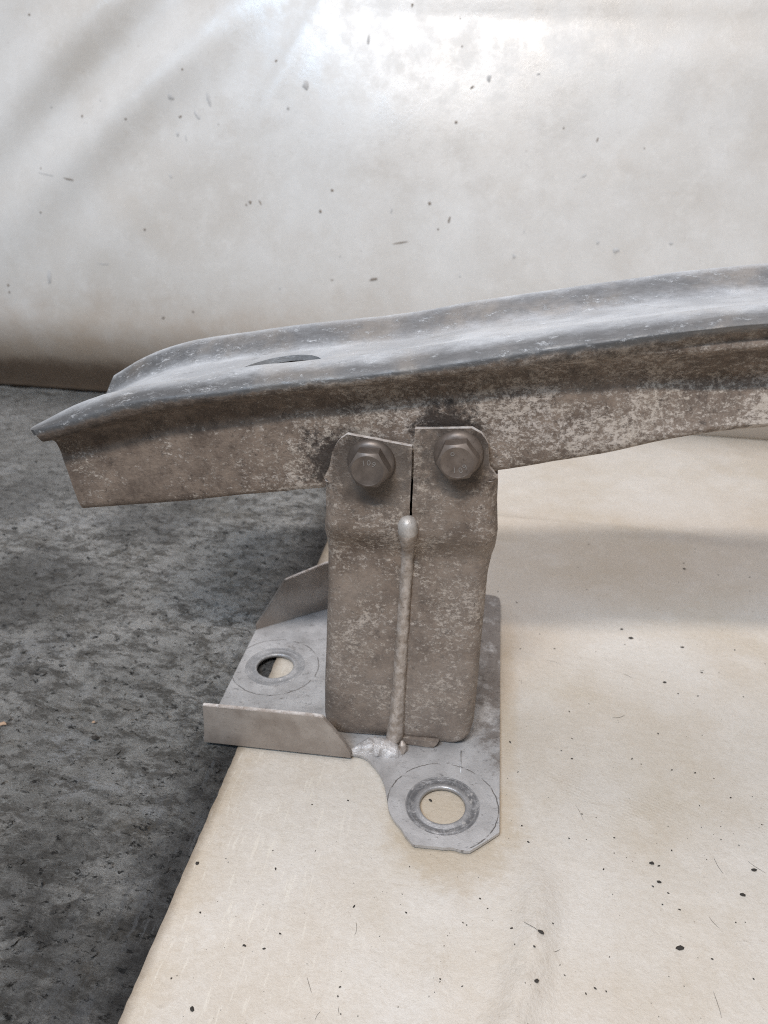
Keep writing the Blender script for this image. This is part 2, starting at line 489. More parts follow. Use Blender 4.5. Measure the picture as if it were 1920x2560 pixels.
def floor_h(x, y):
    p = Vector((x * cos(0.45) + y * sin(0.45), (y * cos(0.45) - x * sin(0.45)) * 1.7, 0))
    h = 0.0016 * noise.fractal(p * 80, 0.5, 2.1, 4)
    h += 0.0010 * noise.noise(Vector((x * 22, y * 30, 4)))
    c = noise.noise(Vector((x * 150, y * 210, 9)))
    h -= 0.0020 * sm(0.40, 0.58, c)
    # lengthwise grain beside the cut edge of the sheet
    g = sm(-0.150, -0.105, x)
    h += 0.0006 * g * noise.noise(Vector((x * 420, y * 60, 2)))
    return max(-0.003, min(0.0022, h)) * sm(-0.083, -0.093, x) - 0.0002

def build_floor():
    bm = bmesh.new()
    xs = [-2.0, -1.4, -1.0] + [-0.80 + 0.02 * i for i in range(20)] + [-0.40 + 0.0013 * i for i in range(247)] + [-0.075 + 0.1 * i for i in range(7)] + [1.0, 2.0]
    ys = [-2.0, -1.2, -0.6, -0.3] + [-0.20 + 0.0013 * i for i in range(200)] + [0.06 + 0.0022 * i for i in range(150)] + [0.395 + 0.008 * i for i in range(24)] + [0.7, 1.2, 2.0]
    rows = [[bm.verts.new((x, y, floor_h(x, y))) for x in xs] for y in ys]
    for a, b in zip(rows, rows[1:]):
        for i in range(len(xs) - 1):
            bm.faces.new((a[i], a[i + 1], b[i + 1], b[i]))
    o = from_bm('floor', bm, M_FLOOR, None, True)
    o.location.z = -0.0022
    label(o, 'rough dark grey worn floor at the left under the cream sheet', None, 'structure')
build_floor()

def sheet_z(x, y):
    z = 0.0
    # soft crease behind the bracket and a low ripple in the foreground
    yc = 0.287 - 0.055 * x
    z += 0.0034 * exp(-((y - yc) / 0.0065) ** 2)
    ry = sm(-0.050, -0.095, y)
    xc = 0.0705 + 0.10 * (y + 0.09) - 3.0 * (y + 0.09) ** 2
    z += 0.0065 * ry * exp(-((x - xc) / 0.0075) ** 2)
    z += 0.0020 * ry * exp(-((x - (0.033 + 0.12 * (y + 0.09))) / 0.003) ** 2)
    return z * sm(-0.088, -0.07, x)

def build_sheet():
    bm = bmesh.new()
    ys = [-0.9 + 0.012 * i for i in range(int(0.62 / 0.012))] + [-0.28 + 0.0036 * i for i in range(200)] + [0.44 + 0.03 * i for i in range(12)]
    xs = [-0.089, -0.0886, -0.086] + [-0.083 + 0.0045 * i for i in range(70)] + [0.24 + 0.04 * i for i in range(24)]
    rows = []
    for y in ys:
        r = []
        for i, x in enumerate(xs):
            xx = x
            if i < 2:
                xx += 0.0003 * noise.noise(Vector((y * 90, 3, 0))) + 0.0006 * noise.noise(Vector((y * 420, 7, 0)))
            r.append(bm.verts.new((xx, y, sheet_z(x, y))))
        rows.append(r)
    for a, b in zip(rows, rows[1:]):
        for i in range(len(xs) - 1):
            bm.faces.new((a[i], a[i + 1], b[i + 1], b[i]))
    o = from_bm('floor_sheet', bm, M_FLOORSHEET)
    if sum(p.normal.z for p in o.data.polygons) < 0:
        o.data.flip_normals()
    md = o.modifiers.new('thick', 'SOLIDIFY')
    md.thickness = 0.0014
    md.offset = -1
    bake(o)
    autosmooth(o, 40)
    label(o, 'worn cream plastic sheet lying flat with one straight cut edge on the dark floor', 'sheet')
    return o
build_sheet()

# ------------------------------------------------------------------ backdrop
def back_point(x, v):
    """v: 0 at the contact with the floor, height of the hanging sheet in metres"""
    left = sm(0.25, -0.45, x)
    y0 = backline(x)
    a = 0.030 + 0.026 * left
    zt = 0.075 + 0.03 * left
    if v < zt:
        t = v / zt
        y = y0 - a * sin(pi * 0.5 * t) ** (0.9 + 0.3 * left)
    else:
        y = y0 - a + 0.20 * (v - zt) ** 1.35 / (0.25 ** 0.35)
    # soft buckles running up to the right in the upper left
    p = (x + 0.423) * 0.63 - (v - 0.354) * 0.777        # across the diagonal
    q = (x + 0.423) * 0.777 + (v - 0.354) * 0.63        # along it
    w = exp(-((p - 0.03) / 0.085) ** 2) * exp(-((q - 0.01) / 0.15) ** 2)
    y += w * 0.0078 * sin(2 * pi * (p - 0.25 * q * q) / 0.092)
    c = x + 0.252 - 0.42 * (v - 0.233) - 1.05 * max(0, v - 0.25) ** 2
    y -= 0.0011 * exp(-(c / 0.0075) ** 2) * sm(0.17, 0.23, v)
    # level dent near the top
    y += 0.0012 * exp(-((v - 0.392 + 0.035 * x) / 0.014) ** 2) * sm(-0.16, -0.10, x)
    y += 0.006 * sin(2.4 * x + 0.6) * sm(0.1, 0.3, v)
    y += 0.004 * noise.noise(Vector((x * 5, v * 7, 1.3))) * sm(0.05, 0.12, v)
    return Vector((x, y, v))

def build_back():
    bm = bmesh.new()
    vs = [0.0007] + [0.004 + 0.006 * i for i in range(100)] + [0.62 + 0.03 * i for i in range(18)]
    xs = [-1.1 + 0.04 * i for i in range(11)] + [-0.68 + 0.008 * i for i in range(138)] + [0.43 + 0.04 * i for i in range(15)]
    rows = [[bm.verts.new(back_point(x, v)) for x in xs] for v in vs]
    # the hem turns back along the floor
    hem = [bm.verts.new((x, backline(x) + 0.03, 0.0012)) for x in xs]
    rows.insert(0, hem)
    for a, b in zip(rows, rows[1:]):
        for i in range(len(xs) - 1):
            bm.faces.new((a[i], a[i + 1], b[i + 1], b[i]))
    o = from_bm('backdrop_sheet', bm, M_BACK)
    label(o, 'scuffed white plastic sheet hanging behind the metal beam with its hem curled under', 'sheet')
    return o
build_back()

# flecks of dirt stuck on the hanging sheet: small irregular crusts
def flecks():
    fp = {0: bmesh.new(), 1: bmesh.new()}
    spots = [(-0.4633, 0.4034, 0.00207, 0.00171, 0, 0), (-0.1987, 0.359, 0.00199, 0.00205, 0, 0), (-0.1677, 0.3371, 0.00598, 0.00698, 0.6, 1), (-0.3099, 0.3277, 0.00532, 0.00422, -0.5, 1), (-0.2696, 0.3239, 0.00326, 0.0109, 0.3, 1), (-0.2827, 0.3109, 0.00983, 0.00295, -0.8, 1), (-0.4094, 0.3102, 0.00252, 0.00216, 0, 0), (-0.358, 0.3076, 0.00208, 0.00171, 0, 0), (-0.3017, 0.3095, 0.00288, 0.00169, 0.4, 0), (-0.296, 0.3524, 0.00162, 0.00167, 0, 0), (-0.3048, 0.2937, 0.00331, 0.00341, 0.3, 1), (-0.2953, 0.29, 0.00165, 0.00425, 0.3, 1), (-0.2266, 0.2303, 0.00291, 0.00257, 0, 0), (-0.2309, 0.2279, 0.00167, 0.00172, 0, 0), (-0.2158, 0.23, 0.00125, 0.00513, 0.5, 0), (-0.1398, 0.2426, 0.00245, 0.0021, 0, 0), (-0.1517, 0.2226, 0.00247, 0.00255, 0.5, 0), (-0.3439, 0.2019, 0.00214, 0.00221, 0, 0), (-0.4634, 0.2169, 0.00175, 0.0018, 0, 0), (-0.4596, 0.2604, 0.00129, 0.00133, 0, 0), (-0.0029, 0.335, 0.0035, 0.0016, 0.5, 0), (-0.0166, 0.3045, 0.00236, 0.00243, 0, 0), (-0.0148, 0.3701, 0.00193, 0.00119, 0.5, 0), (0.06, 0.3462, 0.00345, 0.00158, 0.2, 1), (0.0128, 0.3428, 0.00386, 0.00557, 0, 1), (0.1208, 0.2899, 0.00154, 0.00317, -0.2, 0), (0.1107, 0.2581, 0.00468, 0.00161, 0.5, 1), (0.1654, 0.2826, 0.00115, 0.00118, 0, 0), (-0.039, 0.2319, 0.00282, 0.00249, 0.2, 0), (-0.0184, 0.2167, 0.00162, 0.00583, -0.2, 0), (0.057, 0.2072, 0.0008, 0.0033, 0.1, 1), (-0.0677, 0.1944, 0.01232, 0.00127, 0.15, 0), (-0.0293, 0.2079, 0.00162, 0.00167, 0, 0), (-0.0778, 0.2244, 0.00163, 0.00419, -0.3, 1), (0.13, 0.1984, 0.00238, 0.00286, 0, 1), (0.1481, 0.1915, 0.00554, 0.00408, 0.3, 1), (0.2002, 0.199, 0.00351, 0.00241, 0.3, 1), (0.0488, 0.1843, 0.00323, 0.00333, 0, 1), (-0.4635, 0.149, 0.00403, 0.01107, -0.1, 1), (-0.5164, 0.1393, 0.00227, 0.00281, 0, 0), (-0.5167, 0.1319, 0.00228, 0.00235, 0, 0), (-0.0938, 0.1586, 0.00752, 0.00258, 0.2, 0), (-0.3297, 0.1114, 0.00354, 0.00228, 0.5, 0), (-0.294, 0.1196, 0.00219, 0.00181, 0, 0), (-0.1385, 0.1567, 0.00211, 0.0013, 0, 0), (0.0878, 0.2998, 0.00154, 0.00159, 0, 0), (-0.4464, 0.3189, 0.00169, 0.00217, 0, 1), (-0.1859, 0.3173, 0.00241, 0.00249, 0, 1), (-0.1066, 0.3761, 0.00234, 0.00724, -0.1, 1), (-0.0649, 0.4052, 0.00154, 0.00317, -0.3, 0), (-0.0181, 0.3936, 0.00115, 0.00118, 0, 0), (-0.4257, 0.2503, 0.00944, 0.00133, -0.2, 0), (-0.453, 0.2547, 0.01724, 0.00089, -0.15, 1), (-0.3943, 0.1659, 0.01316, 0.0009, 0, 1), (-0.3128, 0.2543, 0.00168, 0.00388, 0.5, 1), (-0.3877, 0.325, 0.00166, 0.00171, 0, 1), (-0.2593, 0.3029, 0.00164, 0.00168, 0, 1), (-0.1302, 0.1804, 0.00167, 0.00172, 0, 1), (-0.195, 0.1471, 0.00171, 0.00176, 0, 1), (-0.0045, 0.164, 0.00164, 0.00169, 0, 1)]
    rnd = random.Random(5)
    for (x, v, rx, rz, ang, m) in spots:
        bm = fp[m]
        n = 9
        ca, sa = cos(ang), sin(ang)
        ring = []
        top = None
        ctr = None
        for i in range(n):
            t = 2 * pi * i / n
            f = 0.65 + 0.5 * rnd.random()
            u, w = 0.66 * rx * f * cos(t), 0.66 * rz * f * sin(t)
            P = back_point(x + u * ca - w * sa, max(0.004, v + u * sa + w * ca))
            ring.append(bm.verts.new(P + Vector((0, -0.00025, 0))))
        ctr = bm.verts.new(back_point(x, v) + Vector((0, -0.00025 - min(rx, rz) * 0.35, 0)))
        for i in range(n):
            bm.faces.new((ring[i], ring[(i + 1) % n], ctr))
    for m, mat in ((0, M_FLECK), (1, M_FLECKP)):
        o = from_bm('dirt_flecks', fp[m], mat)
        label(o, ('dark dried dirt flecks' if m == 0 else 'pale grey smears') + ' stuck on the hanging white sheet', 'dirt', 'stuff')
flecks()

# loose grit on the floor sheet and floor
def crumb(bm, x, y, z, r, rnd, ax=1.0, ang=0.0):
    s = len(bm.verts)
    g = bmesh.ops.create_icosphere(bm, subdivisions=1, radius=1.0)
    for vtx in g['verts']:
        c = vtx.co * (0.7 + 0.5 * rnd.random())
        c.x *= r * ax
        c.y *= r
        c.z *= r * 0.55
        c = Matrix.Rotation(ang, 3, 'Z') @ c
        vtx.co = c + Vector((x, y, z + r * 0.3))

def grit():
    rnd = random.Random(11)
    bm = bmesh.new()
    known = [(-84.5, -82.4, 0.9, 1.24, -0.2), (-93.6, -11.3, 0.5, 1.37, -0.14), (14.6, -92.9, 0.42, 1.63, -0.73), (31.7, -120.4, 0.42, 1.01, 0.12), (-98.5, -13.6, 0.42, 1.26, -0.54), (77.3, -90.6, 0.42, 2.0, -0.28), (72.0, -97.7, 0.9, 1.84, -0.28), (69.0, -104.7, 0.42, 1.64, -0.63), (124.8, -51.5, 0.9, 1.63, 0.15), (126.5, -61.2, 0.8, 1.52, 0.02), (123.3, -63.8, 0.42, 1.67, -0.73), (129.6, -66.3, 0.42, 1.76, -0.15), (126.1, -72.5, 0.42, 1.3, -0.77), (133.0, -73.9, 0.42, 1.87, -0.28), (129.8, -92.2, 1.1, 1.72, 0.17), (170.9, -48.3, 0.9, 1.71, 0.21), (162.3, -62.5, 1.0, 1.39, 0.08), (69.7, -117.9, 0.9, 1.44, 0.23), (93.2, -114.4, 0.42, 1.88, -0.69), (97.4, -115.0, 0.42, 1.14, -0.56), (142.1, -95.1, 0.42, 1.97, -0.32), (65.2, -38.7, 0.42, 1.63, -0.47), (87.6, -42.8, 0.42, 1.51, -0.38), (109.2, -39.3, 0.42, 1.35, -0.16), (153.3, 82.8, 0.8, 1.58, 0.19), (139.1, 126.4, 1.1, 1.68, 0.22), (134.0, 135.7, 0.8, 1.86, 0.29), (191.7, 223.4, 0.9, 1.67, -0.62), (192.7, 232.0, 0.42, 1.86, 0.26), (215.5, 218.1, 0.42, 1.9, -0.17), (238.0, 218.0, 0.42, 1.71, -0.57), (122.3, 251.6, 0.42, 1.83, -0.17), (134.0, 118.6, 0.42, 1.28, -0.73), (170.9, 121.0, 0.8, 1.85, 0.29), (219.6, 111.0, 0.42, 1.09, 0.08), (46.3, -81.4, 0.42, 1.41, -0.63), (-39.5, -41.0, 0.42, 1.29, 0.05), (-22.0, -35.8, 0.42, 1.87, -0.75), (-74.3, -106.0, 0.42, 1.61, -0.75), (-37.2, -110.4, 0.42, 1.72, -0.44), (-42.1, -117.8, 0.42, 1.88, 0.28), (-7.6, -128.8, 0.42, 1.51, 0.3), (-62.8, -145.7, 0.9, 1.31, -0.72), (19.4, -29.7, 0.8, 1.6, -0.77)]
    for (x, y, r, ax, an) in known:
        crumb(bm, x / 1000, y / 1000, sheet_z(x / 1000, y / 1000), 0.98 * r / 1000, rnd, ax, an)
    for i in range(1100):
        x, y = rnd.uniform(-0.08, 0.30), rnd.uniform(-0.17, 0.26)
        if -0.11 < x < 0.055 and -0.06 < y < 0.16:
            continue
        if y > 0.05 and rnd.random() < 0.6:
            continue
        r = 0.00012 + 0.00040 * rnd.random() ** 4
        crumb(bm, x, y, sheet_z(x, y), r, rnd, rnd.uniform(1, 2.2), rnd.uniform(0, 3))
    def fibre(x0, y0, ang, ln, bend, w):
        pa, n = [], 9
        a, x, y = ang, x0, y0
        for i in range(n):
            pa.append((x, y, sheet_z(x, y) + 0.00012))
            a += bend / n + rnd.uniform(-0.12, 0.12)
            x += cos(a) * ln / n
            y += sin(a) * ln / n
        tube(bm, pa, [w * (0.4 + 0.6 * sin(pi * (i + 0.5) / n)) for i in range(n)], 5)
    for i in range(26):
        x, y = rnd.uniform(-0.075, 0.27), rnd.uniform(-0.15, 0.10)
        if -0.12 < x < 0.06 and -0.065 < y < 0.16:
            continue
        fibre(x, y, rnd.uniform(0, 6.28), rnd.uniform(0.003, 0.012), rnd.uniform(-0.9, 0.9), rnd.uniform(0.00005, 0.00010))
    o = from_bm('grit', bm, M_GRIT, None, False)
    label(o, 'fine black grit scattered over the cream floor sheet', 'grit', 'stuff')
    bm = bmesh.new()
    for i in range(1300):
        x, y = rnd.uniform(-0.42, -0.095), rnd.uniform(-0.17, 0.45)
        if x > -0.115 and y > -0.02:
            continue
        r = 0.0003 + 0.0012 * rnd.random() ** 4
        crumb(bm, x, y, -0.0016, r, rnd, rnd.uniform(1, 1.8), rnd.uniform(0, 3))
    o = from_bm('floor_grit', bm, M_FLOOR, None, False)
    label(o, 'dark grit and small lumps scattered over the worn floor', 'grit', 'stuff')
    for (x, y, r, mat, lab, cat, nm) in ((-0.171, -0.012, 0.0019, M_GRIT, 'small black pebble lying on the dark floor left of the bracket', 'pebble', 'pebble'),
                                (-0.178, 0.000, 0.0010, M_CHIP, 'tiny orange chip lying on the dark floor behind the black pebble', 'chip', 'chip'),
                                (-0.2292, -0.0093, 0.0015, M_CHIP, 'thin pale orange splinter on the dark floor at the left border', 'chip', 'splinter')):
        bm = bmesh.new()
        crumb(bm, 0, 0, 0, r, rnd, 2.0 if nm == 'splinter' else 1.25, 0.4)
        o = from_bm(nm, bm, mat, None, False)
        o.location = (x, y, -0.0012)
        label(o, lab, cat)
grit()

# ------------------------------------------------------------------ the part itself
ROOT = bpy.data.objects.new('bumper_bar', None)
COL.objects.link(ROOT)
label(ROOT, 'dirty aluminium bumper beam end standing on its bolted bracket and base plate', 'bumper bar')

RAILS = {
    'bottom': [(-161.9, 134.38), (-154.8, 135.48), (-147.4, 136.6), (-140, 137.76), (-132.3, 138.96), (-124.4, 140.22), (-116.3, 141.55), (-108, 142.93), (-99.4, 144.37), (-90.7, 145.86), (-81.7, 147.41), (-72.4, 149.01), (-62.9, 150.66), (-53.1, 152.27), (-43.1, 153.85), (-32.9, 155.44), (-22.3, 157.11), (-11.5, 158.9), (-0.5, 160.81), (10.9, 162.85), (22.5, 165.03), (34.4, 167.4), (46.5, 170.03), (59, 172.92), (71.7, 175.95), (84.8, 179.39), (98.1, 183.67), (111.7, 187.76), (125.6, 191.25), (139.9, 193.88), (154.4, 196.08), (169.2, 198.32), (184.3, 200.59), (199.7, 202.72), (215.5, 204.74), (231.5, 206.66), (247.9, 208.5), (264.5, 210.26), (281.5, 211.97), (298.8, 213.61), (316.4, 215.18), (334.4, 216.69), (352.6, 218.14), (371.2, 219.52), (390.1, 220.83), (409.4, 222.07), (428.9, 223.22), (448.8, 224.29), (469.1, 225.27), (489.6, 226.17), (510.5, 226.96), (531.7, 227.65), (553.3, 228.23), (575.2, 228.69), (597.4, 229.04), (620, 229.25)],
    'wall': [(-165.4, 166.76), (-158.2, 168.78), (-150.8, 170.82), (-143.3, 172.86), (-135.6, 174.89), (-127.7, 176.93), (-119.5, 179.02), (-111.2, 181.19), (-102.6, 183.34), (-93.8, 185.31), (-84.7, 187.06), (-75.5, 188.72), (-65.9, 190.46), (-56.1, 192.28), (-46.1, 194.11), (-35.8, 195.87), (-25.2, 197.53), (-14.3, 199.12), (-3.2, 200.82), (8.2, 202.75), (19.8, 204.77), (31.8, 206.44), (44, 207.59), (56.5, 208.68), (69.3, 210.1), (82.4, 211.97), (95.8, 214.32), (109.5, 216.92), (123.5, 219.11), (137.7, 220.85), (152.3, 222.42), (167.2, 224.25), (182.4, 226.08), (197.9, 227.89), (213.7, 229.67), (229.8, 231.42), (246.2, 233.14), (263, 234.81), (280, 236.44), (297.4, 238.03), (315.1, 239.56), (333.1, 241.04), (351.5, 242.46), (370.1, 243.81), (389.1, 245.09), (408.4, 246.3), (428.1, 247.43), (448.1, 248.47), (468.4, 249.43), (489, 250.29), (510, 251.05), (531.3, 251.71), (553, 252.26), (575, 252.69), (597.3, 253), (620, 253.18)],
    'under': [(-166, 176.65), (-158.8, 178.89), (-151.5, 181.24), (-143.9, 183.69), (-136.2, 186.23), (-128.3, 188.8), (-120.1, 191.29), (-111.8, 193.57), (-103.2, 195.59), (-94.4, 197.37), (-85.3, 199.01), (-76, 200.59), (-66.5, 202.21), (-56.7, 203.93), (-46.6, 205.73), (-36.3, 207.54), (-25.7, 209.31), (-14.9, 211.06), (-3.7, 212.82), (7.7, 214.63), (19.3, 216.48), (31.3, 218.41), (43.5, 220.42), (56.1, 222.51), (68.9, 224.72), (82, 226.97), (95.4, 229.18), (109.1, 231.3), (123.1, 233.28), (137.3, 235.19), (151.9, 236.87), (166.8, 238.78), (182, 240.65), (197.5, 242.47), (213.3, 244.26), (229.5, 246), (245.9, 247.71), (262.7, 249.37), (279.7, 250.98), (297.1, 252.54), (314.9, 254.05), (332.9, 255.51), (351.2, 256.9), (369.9, 258.22), (388.9, 259.48), (408.3, 260.65), (427.9, 261.76), (447.9, 262.77), (468.3, 263.7), (488.9, 264.52), (509.9, 265.25), (531.3, 265.88), (552.9, 266.39), (575, 266.79), (597.3, 267.06), (620, 267.21)],
    'apex': [(-168.1, 182.58), (-160.9, 184.62), (-153.5, 186.86), (-146, 189.33), (-138.3, 192.06), (-130.3, 194.85), (-122.1, 197.37), (-113.8, 199.43), (-105.2, 201.02), (-96.3, 202.36), (-87.2, 203.7), (-77.9, 205.12), (-68.3, 206.71), (-58.5, 208.45), (-48.4, 210.18), (-38.1, 211.78), (-27.5, 213.31), (-16.6, 214.94), (-5.4, 216.76), (6, 218.8), (17.7, 221.09), (29.7, 223.48), (42, 225.86), (54.5, 228.19), (67.4, 230.5), (80.5, 232.85), (94, 235.35), (107.7, 237.88), (121.7, 239.99), (136, 241.79), (150.7, 243.52), (165.6, 245.45), (180.8, 247.33), (196.4, 249.17), (212.2, 250.97), (228.4, 252.72), (244.9, 254.43), (261.7, 256.1), (278.8, 257.71), (296.3, 259.28), (314, 260.79), (332.1, 262.24), (350.5, 263.63), (369.2, 264.95), (388.3, 266.2), (407.7, 267.38), (427.4, 268.48), (447.5, 269.49), (467.9, 270.41), (488.6, 271.23), (509.6, 271.95), (531, 272.57), (552.8, 273.08), (574.8, 273.46), (597.2, 273.73), (620, 273.86)],
    'crest': [(-176.5, 179.17), (-169.2, 183.04), (-161.8, 186.84), (-154.2, 190.47), (-146.3, 193.8), (-138.3, 196.78), (-130.1, 199.37), (-121.6, 201.52), (-112.9, 203.23), (-103.9, 204.84), (-94.8, 206.72), (-85.3, 209.03), (-75.7, 211.34), (-65.7, 213.27), (-55.5, 214.83), (-45.1, 216.27), (-34.4, 217.8), (-23.4, 219.45), (-12.1, 221.22), (-0.5, 223.2), (11.3, 225.47), (23.4, 227.85), (35.8, 230.11), (48.5, 232.35), (61.5, 234.7), (74.8, 236.89), (88.3, 238.99), (102.2, 241.41), (116.4, 243.83), (130.9, 245.79), (145.7, 247.53), (160.8, 249.45), (176.2, 251.4), (191.9, 253.29), (207.9, 255.14), (224.2, 256.94), (240.9, 258.7), (257.9, 260.42), (275.2, 262.08), (292.8, 263.69), (310.8, 265.25), (329, 266.74), (347.6, 268.18), (366.6, 269.54), (385.8, 270.83), (405.4, 272.05), (425.4, 273.18), (445.6, 274.23), (466.2, 275.18), (487.2, 276.04), (508.5, 276.8), (530.1, 277.44), (552, 277.97), (574.3, 278.38), (597, 278.67), (620, 278.82)],
    'rear': [(-172, 181.06), (-164.7, 185.5), (-157.3, 189.76), (-149.7, 193.46), (-141.9, 196.62), (-134, 199.41), (-125.8, 201.73), (-117.3, 203.64), (-108.7, 205.25), (-99.8, 206.82), (-90.7, 208.46), (-81.3, 210.07), (-71.7, 211.63), (-61.8, 213.12), (-51.7, 214.56), (-41.3, 215.97), (-30.6, 217.43), (-19.7, 218.97), (-8.5, 220.7), (3, 222.84), (14.8, 225.36), (26.8, 227.89), (39.2, 230.19), (51.8, 232.39), (64.7, 234.63), (77.9, 236.97), (91.4, 239.37), (105.2, 241.7), (119.3, 243.91), (133.7, 245.89), (148.4, 247.73), (163.4, 249.45), (178.7, 251.18), (194.3, 253.05), (210.3, 254.9), (226.5, 256.72), (243.1, 258.52), (260, 260.29), (277.2, 262.01), (294.7, 263.68), (312.5, 265.31), (330.7, 266.88), (349.2, 268.4), (368, 269.85), (387.2, 271.23), (406.7, 272.54), (426.5, 273.76), (446.6, 274.91), (467.1, 275.96), (487.9, 276.92), (509.1, 277.78), (530.6, 278.54), (552.4, 279.18), (574.6, 279.71), (597.1, 280.12), (620, 280.39)],
}

def build_beam():
    n = len(RAILS['crest'])
    ctrl_rows = []
    for i in range(n):
        g = {k: (RAILS[k][i][0] / 1000, RAILS[k][i][1] / 1000) for k in RAILS}
        B, Wl, U, A, H, Rr = (g[k] for k in ('bottom', 'wall', 'under', 'apex', 'crest', 'rear'))
        t = i / (n - 1)
        rs = sm(0.045, 0.14, Wl[0])                         # towards the middle the side wall steps in under a ridge
        wy = 0.003 + 0.008 * rs
        dx, dz = Rr[0] - H[0], Rr[1] - H[1]
        def L(p, q, f):
            return (p[0] + (q[0] - p[0]) * f, p[1] + (q[1] - p[1]) * f)
        pts = []
        def P(xz, y, dzz=0.0, dirt=0.0, under_shade=0.0, dark_refl=0.0):
            pts.append((xz[0], y, xz[1] + dzz, dirt, under_shade, dark_refl))
        P(B, 0.013, -0.0004, 1)
        P(B, 0.0075, 0.0, 1)
        P(B, 0.0045, 0.003, 1)
        P(L(B, Wl, 0.3), 0.0038 + 0.003 * rs, -0.001 * rs, 1)
        P(L(B, Wl, 0.6), 0.0036 + 0.0055 * rs, -0.002 * rs, 1)
        P(L(B, Wl, 0.86), wy, -0.36 * (wy - 0.003), 1)
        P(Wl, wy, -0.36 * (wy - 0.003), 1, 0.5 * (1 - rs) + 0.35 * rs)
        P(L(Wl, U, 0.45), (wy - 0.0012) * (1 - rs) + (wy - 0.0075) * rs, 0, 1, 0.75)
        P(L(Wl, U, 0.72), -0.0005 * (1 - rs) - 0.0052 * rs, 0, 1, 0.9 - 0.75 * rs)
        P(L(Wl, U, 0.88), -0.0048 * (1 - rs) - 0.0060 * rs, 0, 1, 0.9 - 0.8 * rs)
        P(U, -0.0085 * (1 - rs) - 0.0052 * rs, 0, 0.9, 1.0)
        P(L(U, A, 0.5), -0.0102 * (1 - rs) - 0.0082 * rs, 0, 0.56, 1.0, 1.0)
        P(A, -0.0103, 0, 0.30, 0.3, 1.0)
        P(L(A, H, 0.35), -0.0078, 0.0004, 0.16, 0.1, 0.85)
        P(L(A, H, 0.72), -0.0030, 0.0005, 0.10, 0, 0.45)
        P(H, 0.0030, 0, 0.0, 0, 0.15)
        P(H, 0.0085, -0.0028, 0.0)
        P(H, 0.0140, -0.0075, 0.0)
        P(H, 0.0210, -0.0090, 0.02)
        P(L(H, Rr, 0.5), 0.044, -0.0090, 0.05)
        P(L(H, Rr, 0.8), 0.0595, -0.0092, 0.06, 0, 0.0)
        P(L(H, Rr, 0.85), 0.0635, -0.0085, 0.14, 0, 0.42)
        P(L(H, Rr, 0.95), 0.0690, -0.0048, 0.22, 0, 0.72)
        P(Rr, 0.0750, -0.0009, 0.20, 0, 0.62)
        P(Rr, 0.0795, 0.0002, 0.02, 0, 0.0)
        P(Rr, 0.0870, -0.0042, 0.1)
        r = lambda q: (q[0] + dx * 0.5, q[1] + dz)
        P(r(A), 0.0925, 0.0, 0.5)
        P(r(U), 0.0870, 0, 1, 0.5)
        P(r(Wl), 0.0805, 0, 1)
        P(L(r(B), r(Wl), 0.5), 0.0800, 0, 1)
        P(r(B), 0.0790, 0.003, 1)
        P(r(B), 0.0755, 0.0, 1)
        P(r(B), 0.0700, -0.0004, 1)
        ctrl_rows.append(pts)
    m = len(ctrl_rows[0])
    SUB = 3
    def section(pts):
        out = []
        for j in range(m):
            p0, p1, p2, p3 = (pts[(j + d) % m] for d in (-1, 0, 1, 2))
            for s in range(SUB):
                t = s / SUB
                v = []
                for c in range(6):
                    m1, m2 = 0.5 * (p2[c] - p0[c]), 0.5 * (p3[c] - p1[c])
                    if j in (m - 1,) or (c < 3 and (j == 0)):
                        v.append(p1[c] + (p2[c] - p1[c]) * t)
                    else:
                        v.append((2*t**3-3*t**2+1)*p1[c] + (t**3-2*t**2+t)*m1 + (-2*t**3+3*t**2)*p2[c] + (t**3-t**2)*m2)
                out.append(v)
        return out
    rows = []
    for i in range(n):
        rows.append(section(ctrl_rows[i]))
        if i < n - 1 and ctrl_rows[i][0][0] < 0.3:
            rows.append(section([[0.5 * (a[c] + b[c]) for c in range(6)] for a, b in zip(ctrl_rows[i], ctrl_rows[i + 1])]))
    bm = bmesh.new()
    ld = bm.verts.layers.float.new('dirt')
    lf = bm.verts.layers.float.new('under_shade')
    lu = bm.verts.layers.float.new('dark_refl')
    vr = []
    for i, row in enumerate(rows):
        r = []
        for (x, y, z, d, f, u) in row:
            q = Vector((x * 38, y * 60, z * 60))
            w = 0.00035 * noise.noise(q) + 0.00018 * noise.noise(q * 4)
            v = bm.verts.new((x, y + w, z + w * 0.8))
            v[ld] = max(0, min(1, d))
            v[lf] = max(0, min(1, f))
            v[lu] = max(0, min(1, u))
            r.append(v)
        vr.append(r)
    k = len(vr[0])
    for a, b in zip(vr, vr[1:]):
        for j in range(k):
            bm.faces.new((a[j], b[j], b[(j + 1) % k], a[(j + 1) % k]))
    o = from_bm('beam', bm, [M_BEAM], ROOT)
    md = o.modifiers.new('wall', 'SOLIDIFY')
    md.thickness = 0.0028
    md.offset = -1
    # round opening through the valley floor
    cb = bmesh.new()
    bmesh.ops.create_cone(cb, segments=64, radius1=0.0225, radius2=0.0225, depth=0.03, cap_ends=True)
    co = from_bm('cutter', cb, [M_BEAM])
    co.location = (-0.0655, 0.0305, 0.2045)
    co.rotation_euler = (0, -0.17, 0)
    bo = o.modifiers.new('hole', 'BOOLEAN')
    bo.operation = 'DIFFERENCE'
    bo.object = co
    bo.solver = 'EXACT'
    bpy.context.view_layer.update()
    bake(o)
    bpy.data.objects.remove(co)
    autosmooth(o, 38)
    return o
BEAM = build_beam()

